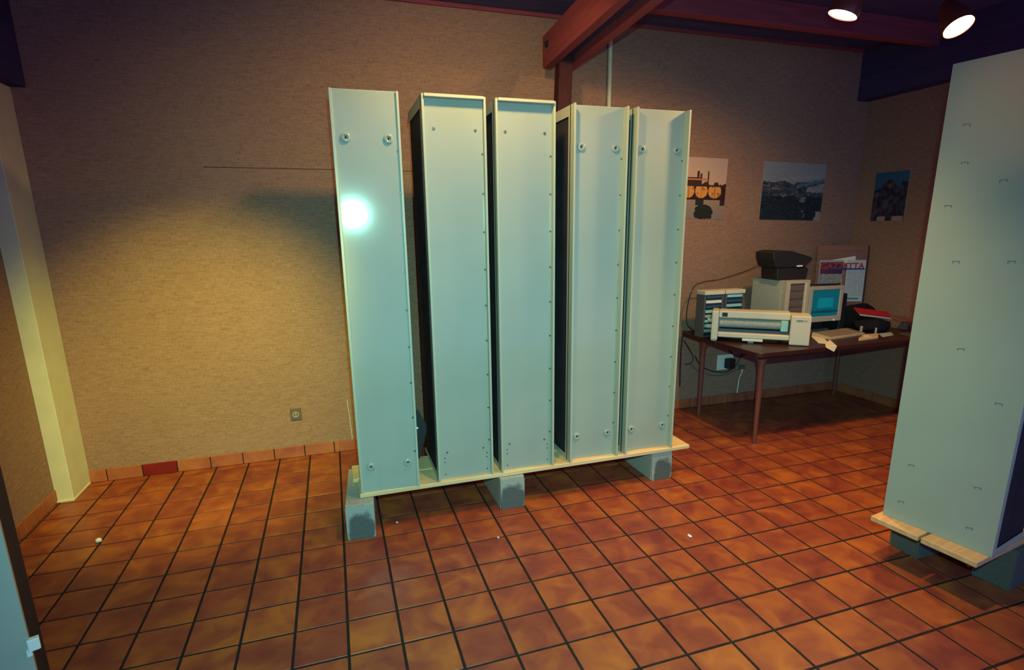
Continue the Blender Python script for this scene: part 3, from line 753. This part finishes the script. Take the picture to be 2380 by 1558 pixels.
print_sheet('inner_page', 0.215, 0.255, news_l, 40, 40, 0.001, M['print'], t, T2 @ Matrix.Translation((0.025, -0.0105, 0.325)))
mb = MB(); mb.prism([(0.10, 0.575), (0.335, 0.618), (0.345, 0.55), (0.12, 0.53)], 0.0085, 0.0095, T2 @ Matrix.Rotation(PI/2, 4, 'X')); mb.build('loose_page', M['paper'], t)
tcu = bpy.data.curves.new('headline', 'FONT'); tcu.body = 'GAZZETTA'; tcu.size = 0.076; tcu.extrude = 0.0004; tcu.offset = 0.0022; tcu.space_character = 1.0
to = bpy.data.objects.new('headline', tcu); COL.objects.link(to)
dg = bpy.context.evaluated_depsgraph_get(); dg.update()
hm = bpy.data.meshes.new_from_object(to.evaluated_get(dg)); bpy.data.objects.remove(to); bpy.data.curves.remove(tcu)
xs = [v.co.x for v in hm.vertices]; wdt = max(xs)-min(xs)
hm.transform(T2 @ Matrix.Translation((0.035, -0.0156, 0.500)) @ Matrix.Scale(0.385/wdt, 4, (1, 0, 0)) @ Matrix.Rotation(PI/2, 4, 'X'))
hm.materials.clear(); hm.materials.append(mat('red_ink', (0.42, 0.05, 0.05), 0.7, 0.2))
ho = bpy.data.objects.new('headline', hm); COL.objects.link(ho); ho.parent = t
mb = MB(); mb.box((0.11, -0.0166, 0.492), (0.425, -0.0160, 0.505), 0, T2); mb.build('title_rule', mat('blue_ink', (0.02, 0.05, 0.26), 0.7, 0.2), t)

# ------------------------------------------------------------------ under and beside the table
t = thing('socket_adapter', 'black power adapter plugged into the white wall socket under the table', 'adapter', (2.42, YB, 0.36))
box('socket_plate', (-0.085, -0.010, -0.03), (0.09, 0.0, 0.115), M['white'], t, 0.003)
box('adapter_body', (-0.01, -0.075, -0.01), (0.065, -0.010, 0.082), M['black'], t, 0.004)
t = thing('wall_plug', 'dark plug with a pale lead going down to the skirting under the table', 'plug', (2.60, YB, 0.33))
box('plug_body', (-0.022, -0.045, -0.005), (0.028, 0.0, 0.03), M['darkgrey'], t, 0.004)
MB().tube(smooth_pts([(0.004, -0.030, -0.004), (0.002, -0.028, -0.05), (-0.012, -0.018, -0.10), (-0.02, -0.015, -0.24)]), [0.010]*3+[0.005]*16, 6).build('lead', M['white'], t)
def cable(label, pts, r=0.0045, m_=None):
    o = MB().tube(smooth_pts(pts), r, 6).build('cable', m_ or M['black']); return tag(o, label, 'cable')
cable('black cable looping under the table below the power adapter', [(2.06, 1.30, 0.50), (2.14, 1.31, 0.40), (2.27, 1.315, 0.335), (2.42, 1.31, 0.315), (2.52, 1.31, 0.36), (2.58, 1.305, 0.46), (2.63, 1.30, 0.55), (2.66, 1.29, 0.695)])
cable('thin grey cable sagging lowest along the wall under the table', [(2.03, 1.31, 0.42), (2.15, 1.315, 0.33), (2.32, 1.32, 0.285), (2.45, 1.318, 0.29), (2.56, 1.312, 0.33)], 0.0035, M['darkgrey'])
cable('thin dark cable crossing behind the power adapter under the table', [(2.40, 1.325, 0.56), (2.47, 1.325, 0.50), (2.55, 1.32, 0.44), (2.66, 1.315, 0.48), (2.75, 1.31, 0.56)], 0.0035)
cable('black cable hanging off the left end of the table beside the last cabinet', [(1.874, 1.22, 0.76), (1.866, 1.225, 0.70), (1.862, 1.23, 0.60), (1.862, 1.23, 0.50), (1.870, 1.235, 0.36), (1.879, 1.24, 0.25)], 0.006)
cable('dark cable curling across the table top at its left back corner', [(1.915, 1.14, 0.742), (1.93, 1.19, 0.750), (1.99, 1.24, 0.745), (2.05, 1.26, 0.743), (2.12, 1.25, 0.743)], 0.006)
cable('dark cable sagging under the left end of the table', [(1.90, 1.25, 0.66), (1.97, 1.27, 0.58), (2.03, 1.28, 0.49), (2.015, 1.29, 0.44), (1.96, 1.295, 0.43)], 0.004)

# ------------------------------------------------------------------ pictures on the walls
def p_bridge(u, v):
    sky = mixc((0.56, 0.34, 0.22), (0.50, 0.34, 0.28), v)
    x = 1.60 + u*0.685; z = 1.705+v*0.50
    c = sky
    sil = 1.985+0.03*max(0, nz(x*14, 1.5))+0.03*max(0, nz(x*45, 4.5))
    for tx, w_, hh in ((2.00, .012, 2.10), (2.03, .010, 2.08), (2.10, .006, 2.10), (1.80, .02, 2.11)):
        if abs(x-tx) < w_: sil = max(sil, hh - 0.6*abs(x-tx))
    if 1.88 < x < 2.02: sil = max(sil, 2.045)
    if z < sil: c = (0.045, 0.022, 0.020)
    if 2.025 < z < 2.035 and x < 2.10: c = (0.46, 0.16, 0.05)
    if z < 1.975:
        c = (0.030, 0.014, 0.016)
        for ax, aw in ((1.79, .05), (1.915, .055), (2.04, .062), (2.175, .066)):
            dx = (x-ax)/aw; dz = (z-1.935)/(0.062)
            if dx*dx + dz*dz*(1.0 if dz > 0 else 1.2) < 1 : c = (0.62, 0.26, 0.07) if nz(x*30, z*30, 1, 9) > -.35 and abs(dx) > .06 else (0.34, .12, .04)
    if z < 1.865:
        c = mixc((0.30, 0.21, 0.16), (0.22, 0.18, 0.16), (1.865-z)/.15)
        if x > 2.235 and z > 1.82: c = (0.04, .02, .022)
        dx = (x-2.075)/.090; dz = (z-1.762)/.058
        if abs(dx)**3+abs(dz)**3 < 1+0.7*nz(x*26, z*26, 1, 2): c = (0.018, 0.022, 0.020)
        if abs(x-2.03) < .04 and 1.82 < z: c = (0.02, .025, .02)
    return c
def p_bay(u, v):
    u, v = u+0.022*nz(u*17, v*23, 1, 2), v+0.022*nz(u*19, v*15, 1, 6)
    c = mixc((0.20, 0.22, 0.25), (0.27, 0.27, 0.28), v+0.5*nz(u*20, v*20))
    land = 0.66+0.05*nz(u*5, 2)+(0.10*(u-.5) if u > .5 else 0)
    if v < land: c = mixc((0.022, 0.032, 0.05), (0.06, 0.07, 0.09), 0.5+nz(u*9, v*14))
    if 0.55 < u < 1.0 and 0.58+0.28*(u-.6) < v < 0.63+0.28*(u-.6): c = (0.07, 0.15, 0.20)
    if 0.30 < u < 0.95 and 0.70+0.10*(u-.3) < v < 0.725+0.12*(u-.3): c = (0.30, 0.28, 0.28)
    if u > 0.72 and 0.50 < v < 0.57+0.35*(u-.72): c = (0.24, 0.24, 0.26)
    if v < 0.42+0.05*nz(u*6, 8): c = mixc((0.008, 0.018, 0.030), (0.022, 0.034, 0.046), 0.5+nz(u*16, v*30, 1, 4))
    if v < 0.66 and v > 0.42 and nz(u*15, v*26, 1, 8) > 0.28: c = mixc(c, (0.15, 0.14, 0.15), 0.7)
    for bx, by, br in ((.35, .44, .035), (.66, .36, .04), (.70, .38, .03), (.68, .16, .025), (.72, .09, .022)):
        if (u-bx)**2+(v-by)**2*.6 < br*br and nz(u*38, v*38, 1, 3) > -.25: c = mixc(c, (0.16, 0.19, 0.23), 0.75)
    if 0.15 < u < 0.28 and 0.53 < v < 0.56: c = (0.25, 0.15, 0.15)
    if u > 0.93-.2*(0.2-v) and v < 0.16: c = (0.30, 0.24, 0.22)
    return c
def p_village(u, v):
    c = mixc((0.02, 0.07, 0.14), (0.03, 0.10, 0.20), v)
    hill = 0.62+0.22*math.exp(-((u-.45)/.25)**2)+0.06*nz(u*8, 3) + (0.15 if u > .8 else 0)
    if v < hill: c = mixc((0.012, 0.014, 0.035), (0.07, 0.05, 0.08), 0.4+1.1*nz(u*8, v*10))
    for bx, by, br, cc in ((.47, .72, .05, (.18, .09, .09)), (.12, .55, .05, (.16, .08, .10)), (.4, .35, .1, (.09, .06, .09)), (.12, .18, .05, (.20, .03, .12)), (.3, .2, .04, (.16, .03, .12))):
        if (u-bx)**2+(v-by)**2 < br*br and nz(u*30, v*30) > -.3: c = cc
    if v < 0.09 and (0.2 < u < .45 or .65 < u < .97): c = (0.30, 0.22, 0.22)
    return c
o = print_sheet('wall_picture', 0.685, 0.500, p_bridge, 150, 110, 0.003); o.location = (1.60, YB-.0035, 1.705); o.rotation_euler = (0, math.radians(1.0), 0)
tag(o, 'picture of a dark arched bridge against an orange sky, half hidden by the last cabinet', 'picture')
o = print_sheet('wall_picture', 0.690, 0.495, p_bay, 130, 92, 0.003); o.location = (2.668, YB-.0035, 1.690); o.rotation_euler = (0, math.radians(1.2), 0)
tag(o, 'bluish landscape picture between the bridge picture and the room corner', 'picture')
o = print_sheet('wall_picture', 0.315, 0.420, p_village, 72, 96, 0.003); o.location = (XR-.0035, 1.165, 1.665); o.rotation_euler = (0, 0, -PI/2)
tag(o, 'small dark picture with a blue sky on the right wall', 'picture')

# ------------------------------------------------------------------ spot lamps
def spot_lamp(label, loc, d, visible=True):
    t = thing('spot_lamp', label, 'lamp', loc)
    q = Vector(d).to_track_quat('-Z', 'Y').to_matrix().to_4x4()
    # reflector shell, open mouth at local z = 0, back at z = +0.17
    n = 28; mb = MB(); prof = [(0.078, -0.012), (0.080, 0.0), (0.074, 0.05), (0.056, 0.10), (0.040, 0.16), (0.030, 0.175)]
    rings = []
    for r, z in prof: rings.append([mb.bm.verts.new(q @ Vector((r*math.cos(2*PI*i/n), r*math.sin(2*PI*i/n), z+.035))) for i in range(n)])
    inner = []
    for r, z in ((0.074, -0.012), (0.070, 0.03), (0.050, 0.09)): inner.append([mb.bm.verts.new(q @ Vector((r*math.cos(2*PI*i/n), r*math.sin(2*PI*i/n), z+.035))) for i in range(n)])
    for a, b in list(zip(rings, rings[1:]))+[(inner[0], rings[0])]+list(zip(inner, inner[1:])):
        for i in range(n): mb.bm.faces.new((a[i], a[(i+1) % n], b[(i+1) % n], b[i]))
    mb.bm.faces.new(rings[-1]); mb.bm.faces.new(inner[-1])
    mb.build('shade', M['lampshell'], t, True)
    MB().lathe([(0.071, 0.028), (0.070, 0.034), (0.068, 0.037)], 24, q).build('bulb', M['bulb'], t)
    top = q @ Vector((0, 0, 0.20))
    MB().tube([top, (top.x, top.y, ZC-loc[2]-0.02)], 0.012, 8).build('stem', M['black'], t)
    MB().lathe([(0.045, ZC-loc[2]-.022), (0.045, ZC-loc[2])], 16, Matrix.Translation((top.x, top.y, 0))).build('rose', M['black'], t)
    return t
spot_lamp('lit spot lamp seen edge-on, hanging over the far right corner, left of the two', LAMP_C, DIR_C)
spot_lamp('lit spot lamp turned to the viewer, hanging nearest the stapled cabinet', LAMP_D, DIR_D)
spot_lamp('lit spot lamp close above the fronts of the first three plank cabinets', LAMP_A, DIR_A)
spot_lamp('lit spot lamp above the left floor aimed at the left back wall', LAMP_E, DIR_E)
spot_lamp('added unseen spot lamp nearest the viewer, aimed at the top of the stapled cabinet', ADDED_LAMP_F, DIR_F)
spot_lamp('lit spot lamp above the open floor aimed down between cabinets and viewer', LAMP_B, DIR_B)

# ------------------------------------------------------------------ crumbs on the floor
def crumb(label, x, y, s, m_, seed):
    bm = bmesh.new(); bmesh.ops.create_icosphere(bm, subdivisions=2, radius=1.0)
    for v in bm.verts: v.co *= 1+0.25*noise.noise(v.co*1.7+Vector((seed, 0, 0)))
    zm = min(v.co.z*s[2] for v in bm.verts)
    for v in bm.verts: v.co = Vector((v.co.x*s[0], v.co.y*s[1], v.co.z*s[2]-zm))
    me = bpy.data.meshes.new('crumb'); bm.to_mesh(me); bm.free(); me.materials.append(m_)
    o = bpy.data.objects.new('crumb', me); COL.objects.link(o); o.location = (x, y, 0.0008)
    return tag(o, label, 'crumb')
crumb('round whitish pebble on the tiles near the left wall', -2.316, 0.449, (0.016, 0.014, 0.013), M['white'], 1)
crumb('elongated pale chip on the open tiles right of the cabinets', 0.73, -0.544, (0.009, 0.016, 0.005), M['white'], 2)
crumb('tiny pale crumb on the tiles in front of the middle block', -0.253, -0.221, (0.007, 0.007, 0.005), M['bluepaper'], 3)
crumb('tiny pale crumb at the shadow edge right of the left block', -0.755, 0.12, (0.007, 0.006, 0.005), M['bluepaper'], 4)
bpy.context.view_layer.update()
